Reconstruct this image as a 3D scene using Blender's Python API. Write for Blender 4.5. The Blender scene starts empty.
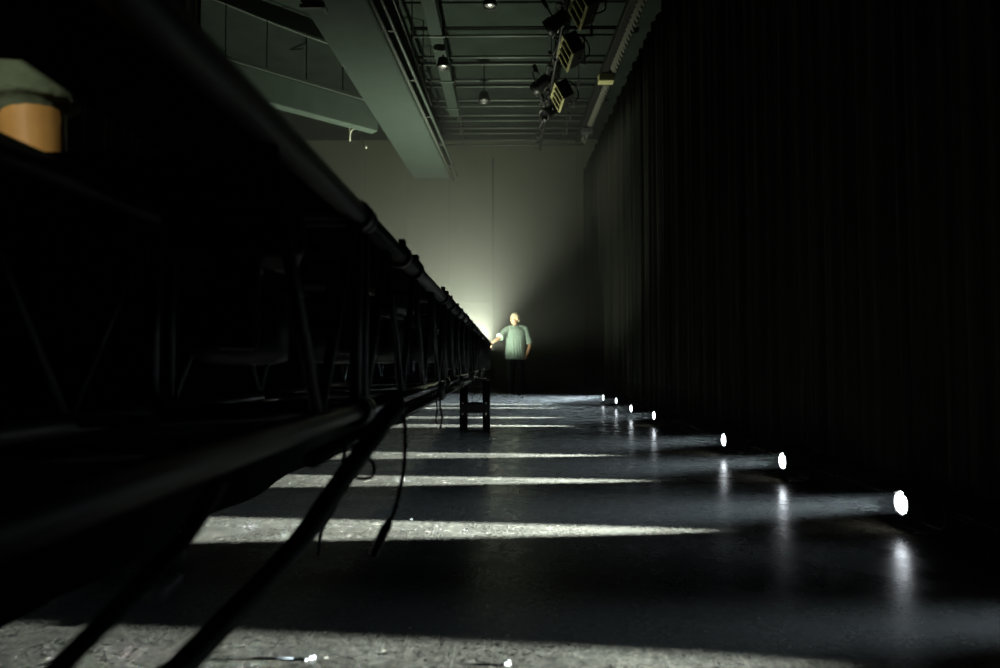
import bpy, bmesh, math, random
from mathutils import Vector, Matrix, Euler
random.seed(7)
S = bpy.context.scene
C = S.collection
PI = math.pi
V = Vector

# ------------------------------------------------------------------ camera
FOC = 667.0
CAMZ = 0.74
cam_d = bpy.data.cameras.new('camera'); cam = bpy.data.objects.new('camera', cam_d); C.objects.link(cam)
cam_d.sensor_fit = 'HORIZONTAL'; cam_d.sensor_width = 36.0; cam_d.lens = 36.0 * FOC / 1000.0
cam.location = (0, 0, CAMZ)
cam.rotation_euler = (PI/2 + math.atan(28/FOC), 0, math.atan(8/FOC))
cam_d.clip_start = 0.02
cam_d.dof.use_dof = True; cam_d.dof.focus_distance = 4.5; cam_d.dof.aperture_fstop = 2.4
S.camera = cam
RM = cam.rotation_euler.to_matrix()

def at(px, py, Y):
    """world point seen at a pixel, at distance Y along the stage"""
    d = RM @ V(((px - 500) / FOC, -(py - 334) / FOC, -1.0))
    return V((0, 0, CAMZ)) + d * (Y / d.y)
def at_z(px, py, z):
    d = RM @ V(((px - 500) / FOC, -(py - 334) / FOC, -1.0))
    return V((0, 0, CAMZ)) + d * ((z - CAMZ) / d.z)
def at_x(px, py, x):
    d = RM @ V(((px - 500) / FOC, -(py - 334) / FOC, -1.0))
    return V((0, 0, CAMZ)) + d * (x / d.x)

# ------------------------------------------------------------------ materials
def mat(name, col, rough=0.6, metal=0.0, noise=0.0, scale=12.0, bump=0.0, emit=None, estr=0.0, spec=0.5, sheen=0.0, stretch=None):
    m = bpy.data.materials.new(name); m.use_nodes = True
    n = m.node_tree.nodes; l = m.node_tree.links; b = n['Principled BSDF']
    b.inputs['Base Color'].default_value = (*col, 1); b.inputs['Roughness'].default_value = rough
    b.inputs['Metallic'].default_value = metal; b.inputs['Specular IOR Level'].default_value = spec
    if sheen: b.inputs['Sheen Weight'].default_value = sheen
    if emit:
        b.inputs['Emission Color'].default_value = (*emit, 1); b.inputs['Emission Strength'].default_value = estr
    if noise or bump:
        tc = n.new('ShaderNodeTexCoord'); mp = n.new('ShaderNodeMapping'); tx = n.new('ShaderNodeTexNoise')
        if stretch: mp.inputs['Scale'].default_value = stretch
        tx.inputs['Scale'].default_value = scale; tx.inputs['Detail'].default_value = 5
        l.new(tc.outputs['Object'], mp.inputs['Vector']); l.new(mp.outputs['Vector'], tx.inputs['Vector'])
        if noise:
            r = n.new('ShaderNodeValToRGB')
            r.color_ramp.elements[0].position = 0.3; r.color_ramp.elements[1].position = 0.7
            r.color_ramp.elements[0].color = (*[c * (1 - noise) for c in col], 1)
            r.color_ramp.elements[1].color = (*[min(1, c * (1 + noise)) for c in col], 1)
            l.new(tx.outputs['Fac'], r.inputs['Fac']); l.new(r.outputs['Color'], b.inputs['Base Color'])
        if bump:
            bp = n.new('ShaderNodeBump'); bp.inputs['Strength'].default_value = bump; bp.inputs['Distance'].default_value = 0.01
            l.new(tx.outputs['Fac'], bp.inputs['Height']); l.new(bp.outputs['Normal'], b.inputs['Normal'])
    return m

def floor_material():
    m = bpy.data.materials.new('stage_floor'); m.use_nodes = True
    n = m.node_tree.nodes; l = m.node_tree.links; b = n['Principled BSDF']
    tc = n.new('ShaderNodeTexCoord')
    def noise(scale, detail, stretch=(1, 1, 1), rot=0.0, rough=0.6):
        mp = n.new('ShaderNodeMapping'); mp.inputs['Scale'].default_value = stretch; mp.inputs['Rotation'].default_value = (0, 0, rot)
        t = n.new('ShaderNodeTexNoise'); t.inputs['Scale'].default_value = scale; t.inputs['Detail'].default_value = detail
        t.inputs['Roughness'].default_value = rough
        l.new(tc.outputs['Object'], mp.inputs['Vector']); l.new(mp.outputs['Vector'], t.inputs['Vector'])
        return t.outputs['Fac']
    def ramp(src, p0, p1, c0=0.0, c1=1.0):
        r = n.new('ShaderNodeMapRange'); r.inputs['From Min'].default_value = p0; r.inputs['From Max'].default_value = p1
        r.inputs['To Min'].default_value = c0; r.inputs['To Max'].default_value = c1
        l.new(src, r.inputs['Value']); return r.outputs['Result']
    def math_(op, a, bb):
        x = n.new('ShaderNodeMath'); x.operation = op
        for i, v in enumerate((a, bb)):
            if isinstance(v, (int, float)): x.inputs[i].default_value = v
            else: l.new(v, x.inputs[i])
        return x.outputs[0]
    grain = math_('MULTIPLY', ramp(noise(42, 6, rough=0.85), 0.38, 0.64, 0.15, 1.85), ramp(noise(110, 4, rough=0.8), 0.4, 0.62, 0.45, 1.6))
    blot = ramp(noise(3.2, 5), 0.3, 0.7, 0.72, 1.22)
    # scuffs and scratches running two ways
    sc1 = ramp(noise(9, 3, (9, .55, 1), 0.45), 0.63, 0.72)
    sc2 = ramp(noise(11, 3, (8, .4, 1), -1.05), 0.64, 0.73)
    sc3 = ramp(noise(7, 2, (14, .3, 1), 0.08), 0.66, 0.74)
    scratch = math_('ADD', sc1, math_('ADD', math_('MULTIPLY', sc2, 0.8), math_('MULTIPLY', sc3, 0.6)))
    # white specks of dust and chips
    vo = n.new('ShaderNodeTexVoronoi'); vo.inputs['Scale'].default_value = 22; l.new(tc.outputs['Object'], vo.inputs['Vector'])
    speck = ramp(vo.outputs['Distance'], 0.15, 0.09)
    sel = n.new('ShaderNodeSeparateColor'); l.new(vo.outputs['Color'], sel.inputs['Color'])
    speck = math_('MULTIPLY', speck, ramp(sel.outputs['Red'], 0.93, 0.95))
    val = math_('MULTIPLY', math_('MULTIPLY', grain, blot), 0.058)
    val = math_('ADD', val, math_('MULTIPLY', scratch, 0.045))
    val = math_('ADD', val, math_('MULTIPLY', speck, 0.5))
    cr = n.new('ShaderNodeCombineColor')
    l.new(val, cr.inputs['Red']); l.new(math_('MULTIPLY', val, 0.89), cr.inputs['Green']); l.new(math_('MULTIPLY', val, 0.66), cr.inputs['Blue'])
    l.new(cr.outputs['Color'], b.inputs['Base Color'])
    rgh = ramp(noise(5, 4), 0.3, 0.7, 0.20, 0.34)
    rgh = math_('ADD', rgh, math_('MULTIPLY', scratch, 0.12))
    l.new(rgh, b.inputs['Roughness'])
    b.inputs['Specular IOR Level'].default_value = 0.06; b.inputs['Diffuse Roughness'].default_value = 1.0
    bp = n.new('ShaderNodeBump'); bp.inputs['Strength'].default_value = 0.12; bp.inputs['Distance'].default_value = 0.003
    l.new(math_('ADD', noise(60, 5), math_('MULTIPLY', scratch, 0.4)), bp.inputs['Height']); l.new(bp.outputs['Normal'], b.inputs['Normal'])
    return m

M = {
 'floor': floor_material(),
 'wall': mat('painted_wall', (.092, .104, .072), .85, noise=.12, scale=1.4, bump=.1),
 'wall_side': mat('dark_wall', (.018, .019, .016), .9, noise=.15, scale=2, spec=.06),
 'ceiling': mat('ceiling_paint', (.020, .027, .0225), .9, noise=.2, scale=3, spec=.06),
 'girder': mat('girder_paint', (.044, .060, .052), .8, noise=.08, scale=4, spec=.12),
 'fascia': mat('gallery_paint', (.080, .108, .092), .8, noise=.1, scale=4, spec=.12),
 'duct': mat('duct_paint', (.030, .040, .034), .8, spec=.1),
 'girder_dark': mat('girder_dark', (.05, .06, .05), .7),
 'pipe': mat('pipe_steel', (.060, .075, .064), .55, .2),
 'drape': mat('black_wool_drape', (.0035, .0035, .0035), .97, noise=.3, scale=40, spec=.05),
 'curtain': mat('black_velvet', (.042, .044, .037), .95, noise=.55, scale=3, stretch=(9, 9, .08), spec=.08),
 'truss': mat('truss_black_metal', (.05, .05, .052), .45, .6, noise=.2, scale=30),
 'truss_highlight': mat('truss_highlight_metal', (.16, .16, .16), .26, .9, noise=.2, scale=30),  # truss metal lightened, so the bottom rail highlights sit in the colour
 'clamp': mat('clamp_metal', (.05, .05, .05), .5, .6),
 'steel': mat('bright_steel', (.5, .5, .5), .35, .9),
 'black': mat('black_enamel', (.012, .012, .012), .45, .0),
 'rubber': mat('black_rubber', (.010, .010, .010), .6),
 'plastic': mat('black_plastic', (.015, .015, .016), .4),
 'greyp': mat('grey_plastic', (.06, .065, .07), .45),
 'lens': mat('lit_lens', (.9, .9, .9), .2, emit=(.86, .93, 1.0), estr=14),
 'lens_warm': mat('lit_flood_glass', (.9, .9, .8), .2, emit=(1, 1, .82), estr=25),
 'glass': mat('dark_lens', (.02, .02, .03), .08, spec=.8),
 'reflector': mat('reflector_aluminium', (.7, .7, .68), .3, .9),
 'amber': mat('amber_frame', (.50, .47, .24), .5),
 'pale': mat('pale_metal', (.55, .55, .45), .5, .2),
 'tie': mat('tie_canvas', (.10, .10, .08), .8),
 'tape': mat('white_scrap', (.35, .34, .31), .8),
 'shirt': mat('green_cotton', (.30, .41, .355), .9, noise=.12, scale=25, bump=.35),
 'shirt2': mat('dark_green_cotton', (.10, .15, .105), .9, noise=.15, scale=40, bump=.4),
 'trouser': mat('black_denim', (.012, .013, .016), .9, noise=.2, scale=40),
 'skin': mat('skin', (.62, .38, .24), .55, noise=.06, scale=15),
 'skin2': mat('tanned_skin', (.52, .31, .10), .55, noise=.08, scale=20),
 'hair': mat('fair_hair', (.50, .42, .27), .7, noise=.3, scale=60, bump=.5),
 'hair2': mat('dark_hair', (.03, .022, .016), .7, noise=.3, scale=60),
 'shoe': mat('dark_shoe', (.02, .02, .021), .5),
 'eye': mat('eye_dark', (.03, .025, .02), .3),
 'lip': mat('lip', (.45, .20, .15), .5),
 'button': mat('button', (.6, .62, .58), .4),
}

# ------------------------------------------------------------------ helpers
def obj(name, bm, m, parent=None, smooth=False):
    me = bpy.data.meshes.new(name)
    bmesh.ops.recalc_face_normals(bm, faces=bm.faces)
    if smooth:
        for f in bm.faces: f.smooth = True
    bm.to_mesh(me); bm.free()
    o = bpy.data.objects.new(name, me)
    for x in (m if isinstance(m, (list, tuple)) else [m]): me.materials.append(x)
    C.objects.link(o)
    if parent: o.parent = parent
    return o
def empty(name, loc=(0, 0, 0), rot=(0, 0, 0)):
    o = bpy.data.objects.new(name, None); o.location = loc; o.rotation_euler = rot; o.empty_display_size = .1
    C.objects.link(o); return o
def tag(o, label, cat, group=None, kind=None):
    o['label'] = label; o['category'] = cat
    if group: o['group'] = group
    if kind: o['kind'] = kind
    return o
def copy_tree(o, parent=None):
    c = o.copy(); C.objects.link(c)
    if parent: c.parent = parent
    for ch in list(o.children): copy_tree(ch, c)
    return c

def box(bm, c, s, rot=None, bevel=0.0):
    b2 = bmesh.new(); bmesh.ops.create_cube(b2, size=1.0)
    bmesh.ops.scale(b2, vec=V(s), verts=b2.verts)
    if bevel: bmesh.ops.bevel(b2, geom=list(b2.edges), offset=bevel, segments=2, affect='EDGES', profile=.5)
    if rot is not None: bmesh.ops.rotate(b2, cent=(0, 0, 0), matrix=rot, verts=b2.verts)
    bmesh.ops.translate(b2, vec=V(c), verts=b2.verts)
    merge(bm, b2)
def merge(bm, b2):
    mp = {v: bm.verts.new(v.co) for v in b2.verts}
    for f in b2.faces:
        try:
            nf = bm.faces.new([mp[v] for v in f.verts]); nf.material_index = f.material_index; nf.smooth = f.smooth
        except ValueError: pass
    b2.free()
def frame_of(d):
    d = d.normalized(); up = V((0, 0, 1)) if abs(d.z) < .9 else V((1, 0, 0))
    a = d.cross(up).normalized(); return a, d.cross(a).normalized()
def tube(bm, pts, r, n=10, cap=True):
    """swept tube; r one radius or one per point"""
    pts = [V(p) for p in pts]; rs = r if isinstance(r, (list, tuple)) else [r] * len(pts)
    rings = []; a = None
    for i, p in enumerate(pts):
        d = (pts[min(i + 1, len(pts) - 1)] - pts[max(i - 1, 0)]).normalized()
        if a is None: a, b = frame_of(d)
        else:
            a = (a - d * a.dot(d)).normalized(); b = d.cross(a).normalized()
        rings.append([bm.verts.new(p + (a * math.cos(2*PI*k/n) + b * math.sin(2*PI*k/n)) * rs[i]) for k in range(n)])
    for r0, r1 in zip(rings, rings[1:]):
        for k in range(n):
            f = bm.faces.new((r0[k], r0[(k+1) % n], r1[(k+1) % n], r1[k])); f.smooth = True
    if cap:
        bm.faces.new(rings[0][::-1]); bm.faces.new(rings[-1])
def spline(pts, k=8):
    pts = [V(p) for p in pts]; out = []
    P = [pts[0] * 2 - pts[1]] + pts + [pts[-1] * 2 - pts[-2]]
    for i in range(1, len(P) - 2):
        for j in range(k):
            t = j / k; p0, p1, p2, p3 = P[i-1:i+3]
            out.append(.5 * ((2*p1) + (p2-p0)*t + (2*p0-5*p1+4*p2-p3)*t*t + (-p0+3*p1-3*p2+p3)*t**3))
    return out + [pts[-1]]
def lathe(bm, prof, axis='Y', n=28, o=(0, 0, 0)):
    """prof: (radius, along-axis) pairs"""
    o = V(o); rings = []
    for r, t in prof:
        ring = []
        for k in range(n):
            a = 2*PI*k/n; c, s = r*math.cos(a), r*math.sin(a)
            p = {'X': V((t, c, s)), 'Y': V((c, t, s)), 'Z': V((c, s, t))}[axis]
            ring.append(bm.verts.new(o + p))
        rings.append(ring)
    for r0, r1 in zip(rings, rings[1:]):
        for k in range(n):
            f = bm.faces.new((r0[k], r0[(k+1) % n], r1[(k+1) % n], r1[k])); f.smooth = True
    if prof[0][0] > 1e-4: bm.faces.new(rings[0][::-1])
    if prof[-1][0] > 1e-4: bm.faces.new(rings[-1])
def B(): return bmesh.new()

# ------------------------------------------------------------------ the setting
YB = 19.0; ZC = 7.15; XL = -9.0; XR = 3.2; Y0 = -3.0
def struct(name, bm, m, label=None):
    o = obj(name, bm, m); o['kind'] = 'structure'
    if label: o['label'] = label; o['category'] = name.split('_')[0]
    return o
b = B(); box(b, ((XL+XR)/2, (Y0+YB)/2, -.05), (XR-XL+.4, YB-Y0+.4, .1)); struct('floor', b, M['floor'], 'black scuffed stage floor crossed by bright light streaks')
b = B(); box(b, ((XL+XR)/2, (Y0+YB)/2, ZC+.1), (XR-XL+.4, YB-Y0+.4, .2)); struct('ceiling', b, M['ceiling'], 'dark green ceiling high over the stage')
b = B(); box(b, (XL-.1, (Y0+YB)/2, ZC/2), (.2, YB-Y0, ZC)); struct('wall_left', b, M['wall_side'], 'dark side wall beyond the gallery')
b = B(); box(b, (XR+.1, (Y0+YB)/2, ZC/2), (.2, YB-Y0, ZC)); struct('wall_right', b, M['wall_side'], 'dark side wall hidden behind the black curtains')
b = B(); box(b, ((XL+XR)/2, Y0-.1, ZC/2), (XR-XL, .2, ZC)); struct('wall_front', b, M['wall_side'], 'dark wall at the near end of the stage')
# back wall of painted boards with grooves between them
b = B(); xs = [XL]; 
while xs[-1] < XR: xs.append(min(XR, xs[-1] + 1.22))
zs = [0, 2.44, 4.88, ZC]
for x0, x1 in zip(xs, xs[1:]):
    for z0, z1 in zip(zs, zs[1:]):
        box(b, ((x0+x1)/2, YB+.09, (z0+z1)/2), (x1-x0-.005, .2, z1-z0-.005), bevel=.002)
box(b, ((XL+XR)/2, YB+.15, ZC/2), (XR-XL, .2, ZC))
struct('wall_back', b, M['wall'], 'pale back wall glowing in the light haze')
b = B(); box(b, ((XL+2.0)/2, YB-.02, .06), (2.0-XL, .04, .12), bevel=.008); struct('baseboard_back', b, M['black'])
# a vertical conduit on the back wall
p = at(493, 155, YB - .05)
b = B(); tube(b, [(p.x, YB-.05, .2), (p.x, YB-.05, 6.6)], .022)
for z in (1.5, 3, 4.5, 6): box(b, (p.x, YB-.03, z), (.08, .04, .03))
tag(obj('wall_conduit', b, M['pipe']), 'thin vertical pipe running up the glowing back wall', 'pipe')
# world haze and darkness
w = bpy.data.worlds.new('haze'); S.world = w; w.use_nodes = True
wn = w.node_tree.nodes; wl = w.node_tree.links
bg = wn.get('Background') or wn.new('ShaderNodeBackground'); bg.inputs['Color'].default_value = (0, 0, 0, 1); bg.inputs['Strength'].default_value = 0
out = wn.get('World Output') or wn.new('ShaderNodeOutputWorld'); wl.new(bg.outputs[0], out.inputs['Surface'])
vs = wn.new('ShaderNodeVolumeScatter'); vs.inputs['Color'].default_value = (.95, .97, .95, 1); vs.inputs['Density'].default_value = 0.007; vs.inputs['Anisotropy'].default_value = 0.55
# the smoke hangs thickest at the far end of the stage, where the flood lamp stands
ge = wn.new('ShaderNodeNewGeometry'); sx = wn.new('ShaderNodeSeparateXYZ'); wl.new(ge.outputs['Position'], sx.inputs[0])
mr = wn.new('ShaderNodeMapRange'); mr.interpolation_type = 'SMOOTHSTEP'
mr.inputs['From Min'].default_value = 10.8; mr.inputs['From Max'].default_value = 13.8; mr.inputs['To Min'].default_value = 0.0025; mr.inputs['To Max'].default_value = 0.11
wl.new(sx.outputs['Y'], mr.inputs['Value']); mz = wn.new('ShaderNodeMapRange'); mz.interpolation_type = 'SMOOTHSTEP'   # and thins out towards the ceiling
mz.inputs['From Min'].default_value = 2.0; mz.inputs['From Max'].default_value = 6.0; mz.inputs['To Min'].default_value = 1.0; mz.inputs['To Max'].default_value = 0.26
wl.new(sx.outputs['Z'], mz.inputs['Value'])
mm = wn.new('ShaderNodeMath'); mm.operation = 'MULTIPLY'; wl.new(mr.outputs['Result'], mm.inputs[0]); wl.new(mz.outputs['Result'], mm.inputs[1])
wl.new(mm.outputs[0], vs.inputs['Density'])
w.cycles.volume_step_size = 0.5
wl.new(vs.outputs[0], out.inputs['Volume'])

# ------------------------------------------------------------------ overhead
# seven pipes across the ceiling
for k, (py, lab) in enumerate(((28, 'ceiling pipe nearest the camera, brightest of the crosswise row'), (57, 'second crosswise ceiling pipe counting from the camera'),
        (80, 'third crosswise ceiling pipe counting from the camera'), (100, 'fourth crosswise ceiling pipe, middle of the row of seven'),
        (115, 'fifth crosswise ceiling pipe, third from the back wall'), (128, 'sixth crosswise ceiling pipe, second from the back wall'),
        (140, 'crosswise ceiling pipe closest to the back wall'))):
    q = at_z(508, py, 6.72)
    root = tag(empty('ceiling_pipe', (0, q.y, 6.72)), lab, 'pipe', 'crosswise pipes under the ceiling')
    b = B(); tube(b, [(-1.75, 0, 0), (2.05, 0, 0)], .032); obj('upper_tube', b, M['pipe'], root)
    b = B(); tube(b, [(-1.75, .02, -.13), (2.05, .02, -.13)], .024); obj('lower_tube', b, M['pipe'], root)
    for x in (-1.2, 1.5):
        b = B(); box(b, (x, 0, .2), (.03, .03, .46)); box(b, (x, .01, -.07), (.05, .05, .2)); obj('hanger', b, M['girder_dark'], root)

# big painted girder running away along the left
g0, g1 = at_z(303, 6, 5.3), at_z(405, 165, 5.3); h0, h1 = at_z(366, 0, 5.3), at_z(447, 171, 5.3)
def ext(a, c, y): return a + (c - a) * ((y - a.y) / (c.y - a.y))
ya, yb = 5.0, 16.4
L0, L1, R0, R1 = ext(g0, g1, ya), ext(g0, g1, yb), ext(h0, h1, ya), ext(h0, h1, yb)
root = tag(empty('ceiling_girder', ((L0+R0)/2)), 'wide pale green flat girder running overhead toward the back wall', 'girder')
def loc(p): return V(p) - root.location
b = B(); vs_ = []
for z in (0, .5):
    for p in (L0, L1, R1, R0): vs_.append(b.verts.new(loc(p) + V((0, 0, z))))
for f in ((3,2,1,0), (4,5,6,7), (0,1,5,4), (1,2,6,5), (2,3,7,6), (3,0,4,7)): b.faces.new([vs_[i] for i in f])
bmesh.ops.bevel(b, geom=list(b.edges), offset=.015, segments=2, affect='EDGES'); obj('girder_box', b, M['girder'], root)
for dx, dz, r, nm in ((.07, -.02, .03, 'edge_flange'), (.17, .06, .026, 'edge_pipe')):
    b = B(); tube(b, [loc(R0) + V((dx, 0, dz)), loc(R1) + V((dx, 0, dz))], r); obj(nm, b, M['girder_dark'] if nm == 'edge_flange' else M['pipe'], root)
for k in range(7):
    t = (k + .5) / 7; p = loc(R0.lerp(R1, t)); b = B(); box(b, p + V((.09, 0, .06)), (.2, .05, .05)); obj('bracket', b, M['girder_dark'], root)
# small clamp bracket on its left edge
p = loc(at_z(308, 5, 5.28)); b = B(); box(b, p + V((.05, 0, -.02)), (.3, .05, .05)); box(b, p + V((.2, .06, -.02)), (.04, .16, .05)); obj('edge_clamp', b, M['girder_dark'], root)

# thin cable pipe hung beside the girder
a0, a1 = at_z(393, 0, 6.0), at_z(432, 105, 6.0)
b = B(); tube(b, [a0 + (a0-a1)*.3, a1], .02)
for t in (.1, .4, .7, .95): box(b, a0.lerp(a1, t) + V((0, 0, .57)), (.02, .02, 1.14))
tag(obj('cable_conduit', b, M['pipe']), 'thin slanting pipe between the wide green girder and the duct', 'pipe')
# dim duct with a small lamp box at its end
d0, d1 = at_z(428, 0, 6.3), at_z(444, 62, 6.3)
root = tag(empty('air_duct', d1), 'dim square ceiling duct right of the wide green girder', 'duct')
def bar(bm, p, q, wx, wz):
    d = q - p; L = d.length; yaw = math.atan2(-d.x, d.y)
    pit = math.atan2(d.z, math.hypot(d.x, d.y))
    box(bm, (p+q)/2, (wx, L, wz), (Matrix.Rotation(yaw, 3, 'Z') @ Matrix.Rotation(pit, 3, 'X')), bevel=min(wx, wz)*.06)
b = B(); bar(b, d0 - d1 - V((0, 3, 0)), V((0, 2.5, 0)), .22, .22); obj('duct_body', b, M['duct'], root)
for y in (-3, -1.2, .6, 2): b = B(); box(b, (0, y, .0), (.27, .05, .26)); box(b, (0, y, .46), (.02, .02, .76)); obj('duct_collar', b, M['pipe'], root)

def ceiling_lamp(p, lab, s=1.0, stem=.9):
    root = tag(empty('ceiling_lamp', p), lab, 'lamp', 'small unlit lamps under the ceiling')
    b = B(); lathe(b, [(.02*s, .16*s), (.09*s, .15*s), (.12*s, .02*s), (.13*s, -.04*s), (.11*s, -.04*s), (.10*s, .02*s)], 'Z', 20); obj('lamp_housing', b, M['black'], root)
    b = B(); lathe(b, [(.001, -.03*s), (.06*s, -.025*s), (.1*s, 0)], 'Z', 20); obj('lamp_reflector', b, M['reflector'], root)
    b = B(); tube(b, [(0, 0, .15*s), (0, 0, min(stem, ZC - p[2]))], .014); obj('lamp_stem', b, M['girder_dark'], root)
ceiling_lamp(at_z(490, 5, 6.3), 'small round ceiling lamp at top centre above the first pipe', .9)
ceiling_lamp(at_z(443, 66, 5.9), 'small ceiling lamp hanging below the dim duct', .9, .2)
ceiling_lamp(at_z(484, 100, 6.2), 'faint ceiling lamp hanging midway among the crosswise pipes', 1.0)

# gallery on the left: ledge, handrail, posts
A, Bq = at_z(247, 69, 5.74), at_z(363, 103, 5.74)
dv = (Bq - A); A = A - dv * 1.3; Bq = Bq + dv * .12
root = tag(empty('gallery', A), 'pale green gallery ledge with a thin handrail joining the girder', 'gallery')
def curve_off(t): return V((0, 0, 0))
b = B(); q0, q1 = V((0, 0, -.26)), (Bq - A) + V((0, 0, -.26)); bar(b, q0, q1, .22, .52); obj('gallery_fascia', b, M['fascia'], root)
b = B(); bar(b, V((-.02, 0, .03)), (Bq - A) + V((-.02, 0, .03)), .34, .06); obj('gallery_ledge', b, M['pipe'], root)
b = B(); pts = [(Bq - A) * (k/12) + V((0, 0, .98 + .05*math.sin(k*.5))) for k in range(13)]; tube(b, spline(pts, 3), .016); obj('handrail', b, M['pipe'], root)
for t in (.33, .47, .6, .735, .87, .97):
    p = (Bq - A) * t; b = B(); tube(b, [p, p + V((0, 0, .98))], .011); obj('rail_post', b, M['pipe'], root)
p = at(349, 126, 13.2)
b = B(); tube(b, spline([p, p + V((.02, 0, -.3)), p + V((.06, -.1, -.15)), p + V((.2, -.2, -.15)), p + V((.42, -.3, -.55))]), .018)
tag(obj('hanging_strap', b, M['pale']), 'pale loose strap dangling under the gallery ledge', 'strap')

# lighting batten with three open floods
bt0, bt1 = at_z(567, 0, 5.75), at_z(540, 150, 5.75)
bt0 = bt0 + (bt0 - bt1) * .12
bdir = (bt1 - bt0).normalized()
root = tag(empty('lighting_batten', bt0), 'black hanging pipe batten crowded with lanterns and cables', 'batten')
b = B(); tube(b, [(0, 0, 0), bt1 - bt0], .03); obj('batten_pipe', b, M['black'], root)
b = B(); tube(b, [(0, 0, .28), bt1 - bt0 + V((0, 0, .28))], .03); obj('batten_pipe', b, M['black'], root)
for t in (.05, .2, .35, .5, .65, .8, .95):
    p = (bt1 - bt0) * t; b = B(); tube(b, [p, p + V((0, 0, .95))], .009); box(b, p + V((0, 0, .14)), (.05, .07, .34)); obj('batten_hanger', b, M['clamp'], root)
b = B()
pts = [(bt1 - bt0) * (k/40) + V((.06*math.sin(k*1.7) - .06, 0, .06 + .07*math.sin(k*2.3))) for k in range(41)]
tube(b, spline(pts, 3), .022, 8); obj('batten_cable', b, M['rubber'], root)
fl = None
def make_flood():
    r = empty('cyclorama_flood')
    # open box lantern facing down-left, barred amber front frame
    b = B(); 
    box(b, (0, 0, .17), (.30, .58, .03), bevel=.006); box(b, (-.14, 0, .08), (.03, .58, .2), bevel=.006); box(b, (.14, 0, .08), (.03, .58, .2), bevel=.006)
    box(b, (0, .28, .08), (.3, .03, .2), bevel=.006); box(b, (0, -.28, .08), (.3, .03, .2), bevel=.006); obj('flood_body', b, M['black'], r)
    b = B()
    for x in (-.15, .15): box(b, (x, 0, -.03), (.035, .64, .03), bevel=.004)
    for y in (-.30, -.1, .1, .30): box(b, (0, y, -.03), (.3, .035, .03), bevel=.004)
    obj('front_frame', b, M['amber'], r)
    b = B(); tube(b, spline([(-.12, -.2, .14), (0, -.2, .10), (.12, -.2, .14)]), .012); obj('lamp_tube', b, M['pale'], r)
    b = B(); tube(b, spline([(-.17, 0, .1), (-.18, 0, .28), (0, 0, .36), (.18, 0, .28), (.17, 0, .1)], 5), .012); obj('flood_yoke', b, M['clamp'], r)
    return r
flood_at = ((580, 7, 'barred amber flood lantern nearest the camera on the batten'), (567, 53, 'barred amber flood lantern in the middle of the three'),
            (559, 97, 'barred amber flood lantern farthest along the batten, dimmest'))
proto = make_flood()
for i, (px, py, lab) in enumerate(flood_at):
    o = proto if i == 0 else copy_tree(proto)
    o.location = at_z(px, py, 5.45); o.rotation_euler = (0, math.radians(62), math.atan2(-bdir.x, bdir.y) + .04)
    tag(o, lab, 'lantern', 'open floods on the batten')
# a dark lantern and two small bright ends hanging at the far end of the batten
def spot_can(p, lab, aim):
    r = tag(empty('stage_lantern', p, aim), lab, 'lantern', 'black lanterns under the batten')
    b = B(); lathe(b, [(.05, -.18), (.09, -.15), (.10, .02), (.115, .05), (.115, .16), (.10, .16), (.10, .07)], 'Y', 20); obj('lantern_body', b, M['black'], r)
    b = B(); lathe(b, [(.001, .10), (.06, .105), (.10, .09)], 'Y', 20); obj('lantern_lens', b, M['glass'], r)
    b = B(); tube(b, spline([(-.13, 0, 0), (-.13, 0, .18), (0, 0, .26), (.13, 0, .18), (.13, 0, 0)], 5), .01); box(b, (0, 0, .33), (.05, .05, .14)); obj('lantern_yoke', b, M['clamp'], r)
    b = B(); box(b, (.02, .17, -.09), (.05, .012, .05)); obj('gel_clip', b, M['steel'], r)
spot_can(at_z(541, 84, 5.4), 'black lantern hanging left of the farthest amber flood', (-.4, 0, .8))
spot_can(at_z(549, 112, 5.4), 'black lantern with a bright clip at the far end of the batten', (-.6, 0, 2.2))
spot_can(at_z(556, 22, 5.4), 'black lantern left of the nearest amber flood', (-.5, 0, 1.2))

# curtain track with scalloped ties on the right
k0, k1 = at_z(645, -6, 6.3), at_z(583, 142, 6.3)
root = tag(empty('curtain_track', k0), 'long curtain track with a scalloped row of ties along it', 'track')
b = B(); bar(b, V((-.14, 0, .06)), k1 - k0 + V((-.14, 0, .06)), .12, .14); obj('track_rail', b, M['black'], root)
n_sc = 44
sc_m = None
for k in range(n_sc):
    p = (k1 - k0) * ((k + .5) / n_sc)
    if sc_m is None:
        b = B(); f = [V((0, -.11, .09)), V((0, .11, .09)), V((0, .075, .02)), V((0, .03, -.08)), V((0, 0, -.11)), V((0, -.03, -.08)), V((0, -.075, .02))]
        v0 = [b.verts.new(q + V((-.006, 0, 0))) for q in f]; v1 = [b.verts.new(q + V((.006, 0, 0))) for q in f]
        b.faces.new(v0); b.faces.new(v1[::-1])
        for i in range(7): b.faces.new((v0[i], v0[(i+1) % 7], v1[(i+1) % 7], v1[i]))
        o = obj('scallop_tie', b, M['tie'], root); sc_m = o
    else:
        o = sc_m.copy(); C.objects.link(o)
    o.location = p; o.rotation_euler = (0, math.radians(-40), math.radians(30)); o.scale = (1, .55, .85)
p = at_z(606, 79, 6.2); b = B(); box(b, (0, 0, 0), (.30, .20, .16), bevel=.02); box(b, (0, 0, .12), (.06, .06, .1))
o = obj('track_motor', b, M['amber']); o.location = p; tag(o, 'small yellowish box clipped on the scalloped curtain track', 'box')
p = at_z(587, 131, 6.2); b = B(); box(b, (0, 0, 0), (.26, .14, .14), bevel=.02); box(b, (-.05, .1, -.1), (.04, .04, .16))
o = obj('track_pulley', b, M['greyp']); o.location = p; tag(o, 'small grey pulley block at the far end of the curtain track', 'pulley')

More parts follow.
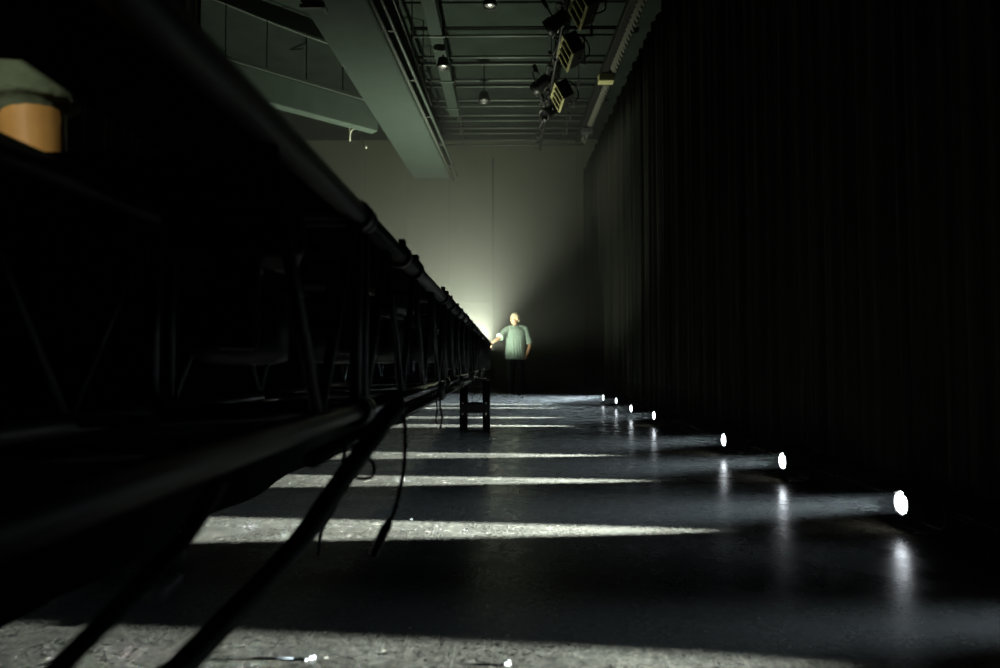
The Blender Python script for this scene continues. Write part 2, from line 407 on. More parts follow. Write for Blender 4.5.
# ------------------------------------------------------------------ black curtains
def curtain(name, x0, y0, x1, y1, ztop, lab, seed, amp=.07, wl_=.19):
    rnd = random.Random(seed); b = B()
    L = math.hypot(x1-x0, y1-y0); n = int(L / .022); zz = [0.02, .4, 1.2, 2.4, 3.8, 5.2, ztop]
    nx, ny = -(y1-y0)/L, (x1-x0)/L
    ph = [rnd.uniform(0, 6.28) for _ in range(4)]
    front, back = [], []
    for i in range(n + 1):
        s = i / n * L
        warp = s + .06*math.sin(s*3.1 + ph[0]) + .05*math.sin(s*7.7 + ph[1])
        colf, colb = [], []
        for z in zz:
            w_ = math.sin(2*PI*warp/wl_ + .12*math.sin(z*1.1 + s))
            d = amp * (.55*w_ + .45*math.sin(2*PI*warp/(wl_*2.7) + ph[2])) * (1.0 - .25*z/ztop)
            x = x0 + (x1-x0)*i/n; y = y0 + (y1-y0)*i/n
            colf.append(b.verts.new((x + nx*d, y + ny*d, z))); colb.append(b.verts.new((x + nx*(d+.012), y + ny*(d+.012), z)))
        front.append(colf); back.append(colb)
    m_ = len(zz)
    for A_ in (front, back):
        for i in range(n):
            for j in range(m_-1):
                f = b.faces.new((A_[i][j], A_[i+1][j], A_[i+1][j+1], A_[i][j+1])); f.smooth = True
    for i in range(n):
        for j in (0, m_-1): b.faces.new((front[i][j], front[i+1][j], back[i+1][j], back[i][j]))
    for i in (0, n):
        for j in range(m_-1): b.faces.new((front[i][j], front[i][j+1], back[i][j+1], back[i][j]))
    return tag(obj(name, b, M['curtain']), lab, 'curtain', 'black curtains round the stage')
curtain('stage_curtain', 2.38, 9.7, 2.2, 18.9, 6.2, 'black pleated curtain hanging next to the glowing back wall', 1)
curtain('stage_curtain', 2.52, 5.3, 2.33, 9.66, 6.2, 'black pleated curtain behind the fourth and fifth floor spotlights', 2)
curtain('stage_curtain', 2.62, .5, 2.50, 5.26, 6.2, 'black pleated curtain behind the nearest floor spotlight', 3)
curtain('stage_curtain', -3.6, 7.6, -3.6, -1.5, 6.2, 'added black pleated curtain darkening the left beyond the truss', 4)  # put in to keep the background behind the near arm dark

# ------------------------------------------------------------------ truss
XF, XR_ = -.335, -.785
ZT, ZB = 1.068, .632
YT0, YT1 = -.5, 12.5
truss = tag(empty('box_truss', ((XF+XR_)/2, YT0, ZB)), 'long black box truss running away along the left side', 'truss')
TO = truss.location
def tl(p): return V(p) - TO
edges = [-.5, 1.5, 3.5, 5.5, 7.5, 9.5, 11.0, 12.5]
CR = .026
for si, (s0, s1) in enumerate(zip(edges, edges[1:])):
    sec = empty('truss_section', (0, 0, 0)); sec.parent = truss
    for x in (XF, XR_):
        for z in (ZT, ZB):
            b = B(); tube(b, [tl((x, s0+.01, z)), tl((x, s1-.01, z))], CR if z == ZT else .021, 14)
            for y in (s0 + .02, s1 - .02): tube(b, [tl((x, y-.018, z)), tl((x, y+.018, z))], CR + .007, 14)
            obj('chord', b, M['truss'] if z == ZT or si == 0 else M['truss_highlight'], sec)  # lightened copy where the bottom chords shine, plain black where they stay dim
    for y in (s0 + .035, s1 - .035):
        for x in (XF, XR_):
            b = B(); tube(b, [tl((x, y, ZB)), tl((x, y, ZT))], .013, 10); obj('end_post', b, M['truss'], sec)
        for z in (ZT, ZB):
            b = B(); tube(b, [tl((XF, y, z)), tl((XR_, y, z))], .013, 10); obj('end_post', b, M['truss'], sec)
    n = 7 if s1 - s0 > 1.8 else 5
    ys = [s1 - .05 - k * (s1 - s0 - .1) / n for k in range(n + 1)]
    for k in range(n):
        za, zb = (ZT, ZB) if k % 2 == 0 else (ZB, ZT)
        for x in ((XF, XR_) if (si or k < 2) else (XR_,)):
            b = B(); tube(b, [tl((x, ys[k], za)), tl((x, ys[k+1], zb))], .011, 10); obj('brace', b, M['truss'], sec)
        if k % 2 == 0:
            b = B(); tube(b, [tl((XF, ys[k], ZB)), tl((XR_, ys[k+1], ZB))], .010, 8); obj('cross_brace', b, M['truss'], sec)
# slim pipe clamped just under the front bottom chord
b = B(); tube(b, [tl((XF+.012, 1.1, ZB-.052)), tl((XF+.012, 8.6, ZB-.052))], .015, 12); obj('lower_pipe', b, M['truss_highlight'], truss)
# clamps and cable straps wrapped round the top front chord
for y in (2.05, 2.35, 3.35, 3.55, 3.8, 4.3, 4.7, 5.2, 5.45, 6.0, 6.6, 7.1, 7.5, 8.1, 8.8, 9.4, 10.0, 10.7, 11.4, 12.0, 12.35):
    b = B(); tube(b, [tl((XF, y-.022, ZT)), tl((XF, y+.022, ZT))], CR + .011, 14); box(b, tl((XF+.008, y, ZT+CR+.014)), (.02, .036, .022), bevel=.003)
    obj('chord_clamp', b, M['clamp'], truss)
for y in (1.9, 3.1, 4.4, 5.8, 7.2):
    b = B(); tube(b, [tl((XF+.012, y-.018, ZB+.004)), tl((XF+.012, y+.018, ZB-.056))], .03, 10); obj('pipe_clamp', b, M['clamp'], truss)

# black cloth over the top and down the back of the truss
b = B()
prof = [(XF-.02, ZT+.035), (XF-.2, ZT+.032), (XR_+.1, ZT+.036), (XR_-.035, ZT+.03), (XR_-.05, ZT-.1), (XR_-.045, .75), (XR_-.05, .52), (XR_-.06, .30)]
def cloth(bm, y0, y1, pr):
    n = int((y1 - y0) / .12); rows = []
    for i in range(n + 1):
        y = y0 + (y1-y0)*i/n
        rows.append([(x + (.012*math.sin(y*9+j) if j > 3 else 0), y, z + (.006*math.sin(y*7+j*2) if j > 0 else 0)) for j, (x, z) in enumerate(pr)])
    for off in (0, .006):
        vv = [[bm.verts.new(V(p) + V((-off if j > 3 else 0, 0, off if j <= 3 else 0))) for j, p in enumerate(r)] for r in rows]
        for r0, r1 in zip(vv, vv[1:]):
            for j in range(len(pr)-1):
                f = bm.faces.new((r0[j], r0[j+1], r1[j+1], r1[j])); f.smooth = True
cloth(b, 1.15, 12.48, prof)
cloth(b, -.45, 1.24, [(x - .008, z) for x, z in prof[3:]])
cloth(b, -.45, 1.15, [(XF-.02, ZT+.035), (XF-.12, ZT+.032), (-.585, ZT+.034)])
tag(obj('truss_drape', b, M['drape']), 'black cloth draped over the back of the long truss', 'drape')

# truss tower below the truss
ty, tx = 6.35, -.312
root = tag(empty('support_tower', (tx, ty, 0)), 'dark upright truss tower standing under the long truss', 'tower')
hw = .108
for sx in (-1, 1):
    for sy in (-1, 1):
        b = B(); tube(b, [(sx*hw, sy*hw, .03), (sx*hw, sy*hw, .56)], .032, 12); obj('tower_post', b, M['black'], root)
for z in (.06, .31, .53):
    for sx in (-1, 1):
        b = B(); tube(b, [(sx*hw, -hw, z), (sx*hw, hw, z)], .018, 8); obj('tower_rung', b, M['black'], root)
        b = B(); box(b, (0, sx*hw, z), (2*hw, .035, .05 if z != .31 else .085), bevel=.006); obj('tower_rung', b, M['black'], root)
for sx in (-1, 1):
    for z in (.26, .36):
        b = B(); tube(b, [(sx*hw, -hw-.03, z), (sx*hw, -hw-.045, z)], .010, 8); obj('tower_bolt', b, M['steel'], root)
    b = B(); tube(b, [(sx*hw*1.15, -hw-.02, .575), (sx*hw*1.15, -hw-.05, .59)], .014, 8); obj('tower_bolt', b, M['steel'], root)
b = B(); box(b, (0, 0, .012), (.32, .32, .024), bevel=.004); obj('base_plate', b, M['black'], root)
b = B(); box(b, (-.17, 0, .573), (.56, .30, .024), bevel=.004); obj('head_plate', b, M['black'], root)

# moving lights hanging inside the truss
def make_mover():
    r = empty('moving_light')
    b = B(); box(b, (0, 0, -.05), (.26, .22, .10), bevel=.02); obj('light_base', b, M['plastic'], r)
    b = B()
    for s in (-1, 1): box(b, (0, s*.105, -.18), (.09, .035, .22), bevel=.015)
    box(b, (0, 0, -.105), (.1, .24, .03), bevel=.01); obj('light_yoke', b, M['plastic'], r)
    b = B(); lathe(b, [(.001, -.11), (.05, -.105), (.075, -.06), (.08, .0), (.078, .07), (.07, .10), (.06, .10)], 'X', 24, (0, 0, -.24)); obj('light_head', b, M['greyp'], r)
    b = B(); lathe(b, [(.001, .098), (.04, .097), (.06, .09)], 'X', 24, (0, 0, -.24)); obj('light_lens', b, M['glass'], r)
    b = B(); box(b, (.09, .07, -.03), (.02, .05, .03), bevel=.004); obj('clamp_tag', b, M['greyp'], r)
    return r
mv = make_mover()
for i, (y, rz, lab) in enumerate(((1.40, .35, 'dark moving light hanging inside the truss nearest the camera'), (2.15, .5, 'dark moving light hanging inside the truss just past the paired posts'),
                             (3.0, -.3, 'dark moving light hanging in the middle stretch of the truss'), (4.5, .2, 'dark moving light hanging inside the truss near the tower'))):
    o = mv if i == 0 else copy_tree(mv)
    o.location = (-.57, y, ZT - .015); o.rotation_euler = (0, 0, rz); tag(o, lab, 'moving light', 'moving lights hung in the truss')

# ------------------------------------------------------------------ floor spotlights
LZ = .122
def make_spot():
    r = empty('floor_spotlight')
    b = B()   # barrel lying along -X, mouth at x = 0
    lathe(b, [(.018, .235), (.040, .225), (.052, .19), (.055, .15), (.058, .06), (.062, .05), (.062, .0), (.055, -.012), (.053, -.012), (.053, .012), (.045, .012)], 'X', 32, (0, 0, LZ))
    for a in range(6):
        t = a * PI / 3 + .4; box(b, (.12, .056*math.cos(t), LZ + .056*math.sin(t)), (.10, .008, .008))
    obj('spotlight_barrel', b, M['black'], r)
    b = B(); lathe(b, [(.001, -.026), (.025, -.022), (.042, -.014), (.052, .0), (.052, .006)], 'X', 32, (0, 0, LZ)); obj('spotlight_lens', b, M['lens'], r)
    b = B()
    for a in (.9, 2.25, 4.1, 5.4): box(b, (-.013, .056*math.cos(a), LZ + .056*math.sin(a)), (.008, .012, .012), Matrix.Rotation(a, 3, 'X'), bevel=.002)
    obj('lens_clip', b, M['plastic'], r)
    b = B(); tube(b, spline([(.13, -.085, LZ+.01), (.13, -.088, .06), (.13, -.06, .022), (.13, 0, .018), (.13, .06, .022), (.13, .088, .06), (.13, .085, LZ+.01)], 5), .008, 8); obj('yoke', b, M['clamp'], r)
    for s in (-1, 1):
        b = B(); lathe(b, [(.018, -.012), (.020, 0), (.016, .014)], 'Y', 14, (.13, s*.082, LZ)); obj('yoke_knob', b, M['plastic'], r)
    b = B(); box(b, (.13, 0, .006), (.17, .13, .012), bevel=.003); obj('floor_plate', b, M['black'], r)
    b = B(); tube(b, [(.0, -.075, .012), (.10, -.075, .012)], .004, 8); obj('plate_glint', b, M['pale'], r)  # pale strip painted in as the lit edge of the base
    b = B(); tube(b, spline([(.23, 0, LZ), (.29, .01, LZ-.01), (.33, .03, .06), (.36, .10, .010), (.38, .28, .008)], 6), .006, 8); obj('power_tail', b, M['rubber'], r)
    b = B(); box(b, (.20, -.03, LZ+.062), (.05, .008, .006)); obj('barrel_glint', b, M['pale'], r)  # pale line painted in as a highlight on top of the barrel
    return r
TILT = 2.6
spots = ((None, 1.655, 'floor spotlight out at the near right corner of the stage'), ((903, 503), None, 'nearest visible floor spotlight, largest white lens of the row'),
         ((784, 461), None, 'second floor spotlight from the camera, lens turned white'), ((725, 440), None, 'third floor spotlight, right of the widest gap in the row'),
         ((655, 415.5), None, 'fourth floor spotlight, first of the far cluster of four'), ((632, 408.5), None, 'fifth floor spotlight, between its two neighbours in the far cluster'),
         ((617, 400.5), None, 'sixth floor spotlight, second from the far end'), ((604, 397.5), None, 'floor spotlight at the far end of the row, smallest lens'))
sp = make_spot(); spot_pos = []
for i, (px, y, lab) in enumerate(spots):
    o = sp if i == 0 else copy_tree(sp)
    if px: q = at_z(px[0], px[1], LZ); x, y = q.x, q.y
    else: x = 1.66
    yaw = (-.012, 0, .012, .01, 0, .01, .0, 0.0)[i]
    o.location = (x, y, 0); o.rotation_euler = (0, 0, yaw)
    tag(o, lab, 'spotlight', 'row of spotlights along the floor'); spot_pos.append((x, y))
    pw = (8000, 19000, 17500, 17500, 23000, 23000, 23000, 23000)[i]
    # the lamp throws a hard edged core beam, its reflector a slightly softer one as wide as the lens
    for kind in ('SPOT', 'AREA'):
        ld = bpy.data.lights.new('spot_beam', kind); ld.color = (.74, .90, 1.0)
        if kind == 'SPOT':
            ld.energy = pw * .95; ld.spot_size = math.radians(8.3); ld.spot_blend = .04; ld.shadow_soft_size = .036
        else:
            ld.energy = 7.5 * pw / 17500; ld.shape = 'DISK'; ld.size = .094; ld.spread = math.radians(8.6)
        lo = bpy.data.objects.new('spot_beam', ld); C.objects.link(lo)
        lo.location = (-.04 if kind == 'SPOT' else -.030, 0, LZ); lo.rotation_euler = (0, math.radians(90 - TILT), 0); lo.parent = o
# cable running along behind the row
b = B(); pts = []
for k, (x, y) in enumerate(spot_pos):
    pts.append((x + .40 + .03*math.sin(k*2.1), y + .25, .008))
    if k < len(spot_pos)-1: pts.append((x + .36 + .05*math.sin(k*1.3+1), (y + spot_pos[k+1][1])/2 + .25, .008))
tube(b, spline(pts, 6), .008, 8); tag(obj('power_cable', b, M['rubber']), 'thin black power cable lying behind the row of floor spotlights', 'cable')

# ------------------------------------------------------------------ hanging cables
def cable(name, pts, r, lab, k=8, m='rubber', tip=None):
    root = empty(name, pts[0]); P = [V(p) - V(pts[0]) for p in pts]
    b = B(); tube(b, spline(P, k), r, 10); obj('cable_run', b, M[m], root)
    if tip:
        d = (P[-1] - P[-2]).normalized(); b = B(); tube(b, [P[-1] - d*.03, P[-1] - d*.01, P[-1] + d*tip], [r*1.2, r*2.4, r*2.1], 12); obj('connector', b, M['plastic'], root)
    return tag(root, lab, 'cable', 'cables hanging from the truss')
def cp(*a): return [at(px, py, y) for px, py, y in a]
cable('cable_loom', cp((400, 402, 1.30), (385, 420, 1.29), (362, 452, 1.27), (335, 490, 1.22), (300, 541, 1.14), (262, 583, 1.06), (222, 624, .98), (180, 668, .90), (140, 712, .83)) + [V((-.52, .66, .12)), V((-.56, .55, .03)), V((-.60, .35, .022))], .019,
      'thick black cable bundle sweeping down from the truss toward the camera')
cable('cable_loom', [V((-.345, .80, .60))] + cp((190, 530, .78), (150, 575, .75), (104, 622, .71), (66, 660, .68), (20, 708, .65), (-40, 770, .61)) + [V((-.56, .50, .16)), V((-.58, .40, .04)), V((-.6, .2, .022))], .011,
      'slimmer black cable bundle hanging across the near streak at bottom left')
cable('hanging_cable', cp((398, 400, 1.36), (404, 418, 1.35), (405, 450, 1.34), (402, 480, 1.33), (394, 512, 1.32), (384, 532, 1.32)), .0042,
      'thin black cable with a plug end dangling below the truss', tip=.05)
cable('hanging_cable', cp((352, 436, 1.42), (344, 455, 1.42), (345, 470, 1.42), (358, 478, 1.42), (371, 477, 1.42), (374, 466, 1.42), (366, 455, 1.42), (352, 447, 1.42)), .004,
      'thin black cable looped in a small ring by the thick bundle')
cable('hanging_cable', cp((346, 438, 1.45), (343, 470, 1.45), (336, 505, 1.45), (322, 530, 1.45), (318, 556, 1.45)), .004, 'thin black cable straggling left of the thick bundle')
cable('hanging_cable', cp((441, 393, 2.4), (440, 405, 2.4), (442, 418, 2.4), (440, 429, 2.4)), .0035, 'short black cable end hanging left of the tower')
cable('hanging_cable', cp((436, 394, 2.3), (437, 408, 2.3), (436, 420, 2.3), (437, 424, 2.3)), .003, 'shortest thin cable end hanging left of the tower')

# ------------------------------------------------------------------ scraps on the floor
def scrap(name, px, py, fn, m, lab, cat, rz=0):
    b = B(); fn(b); o = obj(name, b, M[m]); o.location = at_z(px, py, .0); o.rotation_euler = (0, 0, rz); o.scale = (.55, .55, .55); return tag(o, lab, cat)
def f_strip(b):
    tube(b, [(-.04, -.012, .006), (.04, -.012, .006)], .003, 6); tube(b, [(-.04, .012, .006), (.04, .012, .006)], .003, 6); box(b, (-.04, 0, .006), (.006, .03, .006))
scrap('wire_clip', 97, 624, f_strip, 'steel', 'small two pronged wire clip lying in the near light streak', 'clip', .9)
def f_scrap(b):
    box(b, (0, 0, .008), (.03, .016, .016), Matrix.Rotation(.5, 3, 'Z'), bevel=.004); box(b, (-.02, -.012, .004), (.025, .01, .008), Matrix.Rotation(1.0, 3, 'Z'), bevel=.002)
scrap('tape_scrap', 312, 659, f_scrap, 'tape', 'crumpled white tape scrap at the end of the short black rod', 'scrap')
def f_rod(b): tube(b, [(-.11, 0, .007), (-.02, .002, .007), (.06, 0, .007)], .006, 8)
scrap('cable_stub', 280, 660, f_rod, 'rubber', 'short black cable stub lying in the near light streak', 'cable')
def f_chip(b): box(b, (0, 0, .006), (.03, .02, .012), Matrix.Rotation(.3, 3, 'Z'), bevel=.004); box(b, (.008, .006, .014), (.014, .01, .008), bevel=.002)
scrap('paper_scrap', 507, 665, f_chip, 'tape', 'white paper scrap at the bottom edge below centre', 'scrap')
scrap('paper_scrap', 411, 520, f_chip, 'tape', 'tiny white paper scrap on the edge of the third streak', 'scrap')

# ------------------------------------------------------------------ people
def to_obj(name, prims, m, parent, voxel, cuts=(), smooth=2, paint=None):
    """union of tapered capsules / ellipsoids made one surface by voxel remeshing"""
    bm = B()
    for pr in prims:
        if pr[0] == 'c':       # capsule chain: points, radii
            _, pts, rs = pr
            for (p, q), (r0, r1) in zip(zip(pts, pts[1:]), zip(rs, rs[1:])):
                tube(bm, [p, q], [r0, r1], 16)
            for p, r in zip(pts, rs):
                b2 = B(); bmesh.ops.create_icosphere(b2, subdivisions=3, radius=r); bmesh.ops.translate(b2, vec=V(p), verts=b2.verts); merge(bm, b2)
        elif pr[0] == 't':     # flat-ended tube
            tube(bm, pr[1], pr[2], 20)
        elif pr[0] == 'e':     # ellipsoid: centre, radii, rotation
            b2 = B(); bmesh.ops.create_icosphere(b2, subdivisions=4, radius=1.0); bmesh.ops.scale(b2, vec=V(pr[2]), verts=b2.verts)
            if len(pr) > 3: bmesh.ops.rotate(b2, cent=(0, 0, 0), matrix=pr[3], verts=b2.verts)
            bmesh.ops.translate(b2, vec=V(pr[1]), verts=b2.verts); merge(bm, b2)
        elif pr[0] == 's':     # stack of elliptical rings: (centre, rx, ry)
            rings = []
            for c, rx, ry in pr[1]:
                rings.append([bm.verts.new(V(c) + V((rx*math.cos(2*PI*k/28), ry*math.sin(2*PI*k/28), 0))) for k in range(28)])
            for r0, r1 in zip(rings, rings[1:]):
                for k in range(28): bm.faces.new((r0[k], r0[(k+1) % 28], r1[(k+1) % 28], r1[k]))
            bm.faces.new(rings[0][::-1]); bm.faces.new(rings[-1])
    o = obj(name, bm, m, None)
    md = o.modifiers.new('r', 'REMESH'); md.mode = 'VOXEL'; md.voxel_size = voxel; md.use_smooth_shade = True
    sm = o.modifiers.new('s', 'SMOOTH'); sm.factor = .5; sm.iterations = smooth
    dg = bpy.context.evaluated_depsgraph_get(); me = bpy.data.meshes.new_from_object(o.evaluated_get(dg))
    o.modifiers.clear(); old = o.data; o.data = me; bpy.data.meshes.remove(old)
    if cuts:
        bm = B(); bm.from_mesh(me)
        for co, no in cuts:
            bmesh.ops.bisect_plane(bm, geom=list(bm.verts)+list(bm.edges)+list(bm.faces), plane_co=V(co), plane_no=V(no), clear_outer=True)
        bm.to_mesh(me); bm.free()
    for p in me.polygons: p.use_smooth = True
    if paint:
        for p in me.polygons:
            for k, fn in enumerate(paint):
                if fn(p.center): p.material_index = k + 1
    o.parent = parent
    return o

def hand_prims(wrist, d, palm_n, thumb_side, curl=.5, s=1.0):
    """palm + five fingers; d finger direction, palm_n palm normal"""
    d = V(d).normalized(); n = V(palm_n); n = (n - d*n.dot(d)).normalized(); side = d.cross(n).normalized()
    if side.dot(V(thumb_side)) < 0: side = -side
    out = [('c', [wrist, wrist + d*.03*s, wrist + d*.085*s], [.026*s, .029*s, .024*s])]
    for off in (-.028, -.010, .010, .028):
        out.append(('c', [wrist + d*.035*s + side*off*.6*s, wrist + d*.09*s + side*off*s], [.019*s, .014*s]))
    for off, L in ((.030, .072), (.010, .082), (-.010, .076), (-.029, .058)):
        p0 = wrist + d*.092*s + side*off*s; c = curl
        p1 = p0 + (d*math.cos(c*.6) + n*math.sin(c*.6)) * L*.45*s
        p2 = p1 + (d*math.cos(c*1.5) + n*math.sin(c*1.5)) * L*.32*s
        p3 = p2 + (d*math.cos(c*2.2) + n*math.sin(c*2.2)) * L*.23*s
        out.append(('c', [p0, p1, p2, p3], [.0105*s, .0098*s, .009*s, .008*s]))
    t0 = wrist + d*.025*s + side*.026*s
    t1 = t0 + (d*.6 + side*.75 + n*.2).normalized()*.042*s; t2 = t1 + (d*.85 + side*.35 + n*.4).normalized()*.034*s; t3 = t2 + (d*.95 + n*.4).normalized()*.022*s
    out.append(('c', [t0, t1, t2, t3], [.016*s, .0135*s, .011*s, .009*s]))
    return out

def head_prims(c, yaw, pitch=0.0, s=1.0):
    """head centred at c, facing -Y turned by yaw; returns prims and a local->world function"""
    R = Matrix.Rotation(yaw, 3, 'Z') @ Matrix.Rotation(pitch, 3, 'X')
    P = lambda x, y, z: V(c) + R @ V((x*s, y*s, z*s))
    pr = [('e', P(0, .012, .025), (.076*s, .096*s, .092*s), R),            # skull
          ('e', P(0, -.022, -.045), (.060*s, .068*s, .070*s), R),          # face and jaw
          ('e', P(0, -.060, -.093), (.027*s, .026*s, .022*s), R),          # chin
          ('c', [P(0, -.083, .012), P(0, -.104, -.026), P(0, -.098, -.032)], [.010*s, .0135*s, .012*s]),   # nose
          ('e', P(.013, -.092, -.033), (.009*s, .010*s, .008*s), R), ('e', P(-.013, -.092, -.033), (.009*s, .010*s, .008*s), R),
          ('e', P(0, -.082, -.062), (.022*s, .012*s, .006*s), R), ('e', P(0, -.080, -.071), (.020*s, .012*s, .007*s), R),   # lips
          ('e', P(.030, -.078, .020), (.022*s, .012*s, .008*s), R), ('e', P(-.030, -.078, .020), (.022*s, .012*s, .008*s), R)]  # brows
    for sx in (-1, 1):
        pr.append(('e', P(.077*sx, .012, -.012), (.012*s, .021*s, .033*s), R)); pr.append(('e', P(.083*sx, .020, .006), (.010*s, .014*s, .018*s), R))
        pr.append(('e', P(.040*sx, -.062, -.030), (.022*s, .022*s, .020*s), R))
    return pr, P, R

def limb(pts, rs): return ('c', [V(p) for p in pts], list(rs))

def person_far():
    """standing man, right arm held out to the lamp, left hand at his hip; origin between his feet"""
    q = at_z(516, 399, 0.0); yy = 13.75; x0 = at(515.5, 399, yy).x
    r = tag(empty('person', (x0, yy, 0)), 'person in a light green short sleeved shirt reaching toward the hidden glowing light', 'person')
    W = lambda px, py, dy=0.0: at(px, py, yy + dy) - V((x0, yy, 0))
    hips = V((0, 0, .93)); sh_l = V((.20, .01, 1.43)); sh_r = V((-.17, -.01, 1.415)); neck = V((.0, .01, 1.47))
    headc = V((-.015, -.02, 1.635))
    hp, HP, HR = head_prims(headc, math.radians(-52), .02)
    hand_r = W(489.5, 344.5, -.50); elb_r = W(498.5, 338.5, -.23)
    wr = hand_r + (elb_r - hand_r).normalized()*.03
    elb_l = W(530, 345, .06); wr_l = W(527.5, 354, -.05)
    prims = [('s', [(V((.0, .01, .90)), .155, .105), (V((0, .01, 1.0)), .150, .105), (V((.0, .01, 1.12)), .145, .10), (V((.005, .01, 1.28)), .17, .112), (V((.01, .01, 1.38)), .175, .105), (V((.01, .015, 1.45)), .11, .075), (V((.005, .015, 1.48)), .06, .058)])]
    prims += [limb([neck + V((.0, .01, -.04)), headc + V((.0, .022, -.07))], [.058, .054])]
    prims += hp
    prims += [limb([sh_r, elb_r], [.052, .043]), limb([elb_r, wr], [.042, .027])]
    prims += hand_prims(wr, (wr - elb_r), (0, .3, -1), (0, -1, .3), .45)
    prims += [limb([sh_l, elb_l], [.052, .042]), limb([elb_l, wr_l], [.041, .027])]
    prims += hand_prims(wr_l, (wr_l - elb_l) + V((-.02, -.02, -.12)), (-1, 0, 0), (0, -1, 0), .7)
    legs = []
    for sx, fx, fy in ((-1, -.085, -.02), (1, .115, .03)):
        hip = V((sx*.085, .01, .90)); knee = V((fx*1.0, fy - .02, .49)); ank = V((fx, fy, .085)); legs.append((hip, knee, ank, sx))
        prims += [limb([hip, knee], [.088, .058]), limb([knee, ank], [.056, .038]), limb([ank, ank + V((.02*sx, -.06, -.045)), ank + V((.03*sx, -.15, -.055))], [.038, .036, .028])]
    eyes = [HP(.030, -.083, .004), HP(-.030, -.083, .004)]; mouth = HP(0, -.09, -.066)
    body = to_obj('body', prims, [M['skin'], M['eye'], M['lip']], r, .0075, smooth=2,
                  paint=[lambda c: any((c - e).length < .013 for e in eyes), lambda c: abs((HR.inverted() @ (c - mouth)).x) < .022 and abs((c - mouth).z) < .009 and (c-mouth).length < .03])
    # hair cap
    hc = HP(0, .022, .040)
    fwd = HR @ V((0, -1, -.9))
    hair = to_obj('hair', [('e', HP(0, .020, .034), (.086, .101, .094), HR), ('e', HP(0, .085, -.02), (.06, .035, .06), HR)], M['hair'], r, .008,
                  cuts=[(HP(0, -.045, .045), fwd)], smooth=1)
    # shirt: torso shell and two sleeves
    sl_r = sh_r.lerp(elb_r, .86); sl_l = sh_l.lerp(elb_l, .88)
    sp_ = [('s', [(V((.0, .005, .79)), .222, .15), (V((.0, .005, .95)), .208, .145), (V((.0, .005, 1.1)), .198, .137), (V((.005, .005, 1.27)), .205, .138), (V((.01, .01, 1.38)), .208, .128), (V((.01, .012, 1.425)), .185, .108), (V((.01, .015, 1.46)), .115, .085), (V((.005, .015, 1.485)), .078, .072)]),
           ('c', [sh_r, sh_r.lerp(elb_r, .3)], [.068, .071]), ('c', [sh_l, sh_l.lerp(elb_l, .3)], [.068, .071]), ('c', [sh_r, V((-.07, .01, 1.45))], [.066, .06]), ('c', [sh_l, V((.09, .01, 1.455))], [.066, .06]),
           ('t', [sh_r.lerp(elb_r, .12), sl_r], [.064, .080]), ('t', [sh_l.lerp(elb_l, .12), sl_l], [.064, .078])]
    # soft folds hanging down the front
    rnd = random.Random(3)
    for k in range(11):
        a = -PI/2 + (k - 5) * .27 + rnd.uniform(-.06, .06); t = rnd.uniform(0, .25)
        p0 = V((.19*math.cos(a), .128*math.sin(a), 1.30 - t)); p1 = V((.207*math.cos(a+.12), .142*math.sin(a+.12), .86))
        sp_.append(('c', [p0, p0.lerp(p1, .5), p1], [.008, .013, .015]))
    for k in range(4):
        p = sh_r.lerp(elb_r, .45 + .12*k); sp_.append(('c', [p + V((0, -.072, .03)), p + V((.02, -.078, -.03))], [.008, .009]))
    shirt = to_obj('shirt', sp_, M['shirt'], r, .010, smooth=2)
    # collar, placket, cuffs
    def coll(s):
        b = B(); c = V((.005, .012, 1.475)); pts = [c + V((s*.066, .035, .022)), c + V((s*.072, -.02, .022)), c + V((s*.045, -.070, .010)), c + V((s*.010, -.088, -.015)), c + V((s*.060, -.105, -.055)), c + V((s*.098, -.055, -.020)), c + V((s*.098, .02, -.005))]
        off = V((0, -.004, .006)); a_ = [b.verts.new(p) for p in pts]; c_ = [b.verts.new(p + off) for p in pts]
        b.faces.new(a_); b.faces.new(c_[::-1])
        for i in range(len(pts)): b.faces.new((a_[i], a_[(i+1) % len(pts)], c_[(i+1) % len(pts)], c_[i]))
        o = obj('collar_flap', b, M['shirt'], shirt)
    coll(-1); coll(1)
    for z in (1.38, 1.28, 1.18, 1.08, .98, .88):
        b = B(); lathe(b, [(.001, -.004), (.007, -.003), (.007, .003)], 'Y', 10, (.003, -.134 - (.008 if z < 1.1 else 0), z)); obj('button', b, M['button'], shirt)
    for a_, e_, rr in ((sh_r, sl_r, .083), (sh_l, sl_l, .081)):
        d = (e_ - a_).normalized(); b = B(); tube(b, [e_ - d*.035, e_ - d*.03, e_, e_ + d*.004], [rr-.002, rr+.001, rr+.002, rr-.001], 20); obj('sleeve_cuff', b, M['shirt'], shirt)
    tp = [('s', [(V((0, .01, .80)), .168, .115), (V((0, .01, .90)), .172, .118), (V((0, .01, 1.0)), .165, .115)])]
    for hip, knee, ank, sx in legs: tp += [('c', [hip + V((0, 0, -.02)), knee], [.098, .076]), ('t', [knee, ank + V((0, 0, -.03))], [.076, .066])]
    to_obj('trousers', tp, M['trouser'], r, .011, smooth=2)
    for hip, knee, ank, sx in legs:
        a = ank; to_obj('shoe', [('c', [a + V((0, .03, -.045)), a + V((.02*sx, -.06, -.047)), a + V((.03*sx, -.15, -.052))], [.042, .043, .036]), ('c', [a + V((0, .02, -.02))]*2, [.044, .044])], M['shoe'], r, .008,
               cuts=[((0, 0, .0015), (0, 0, -1))])
    return hand_r + r.location
hand_at = person_far()

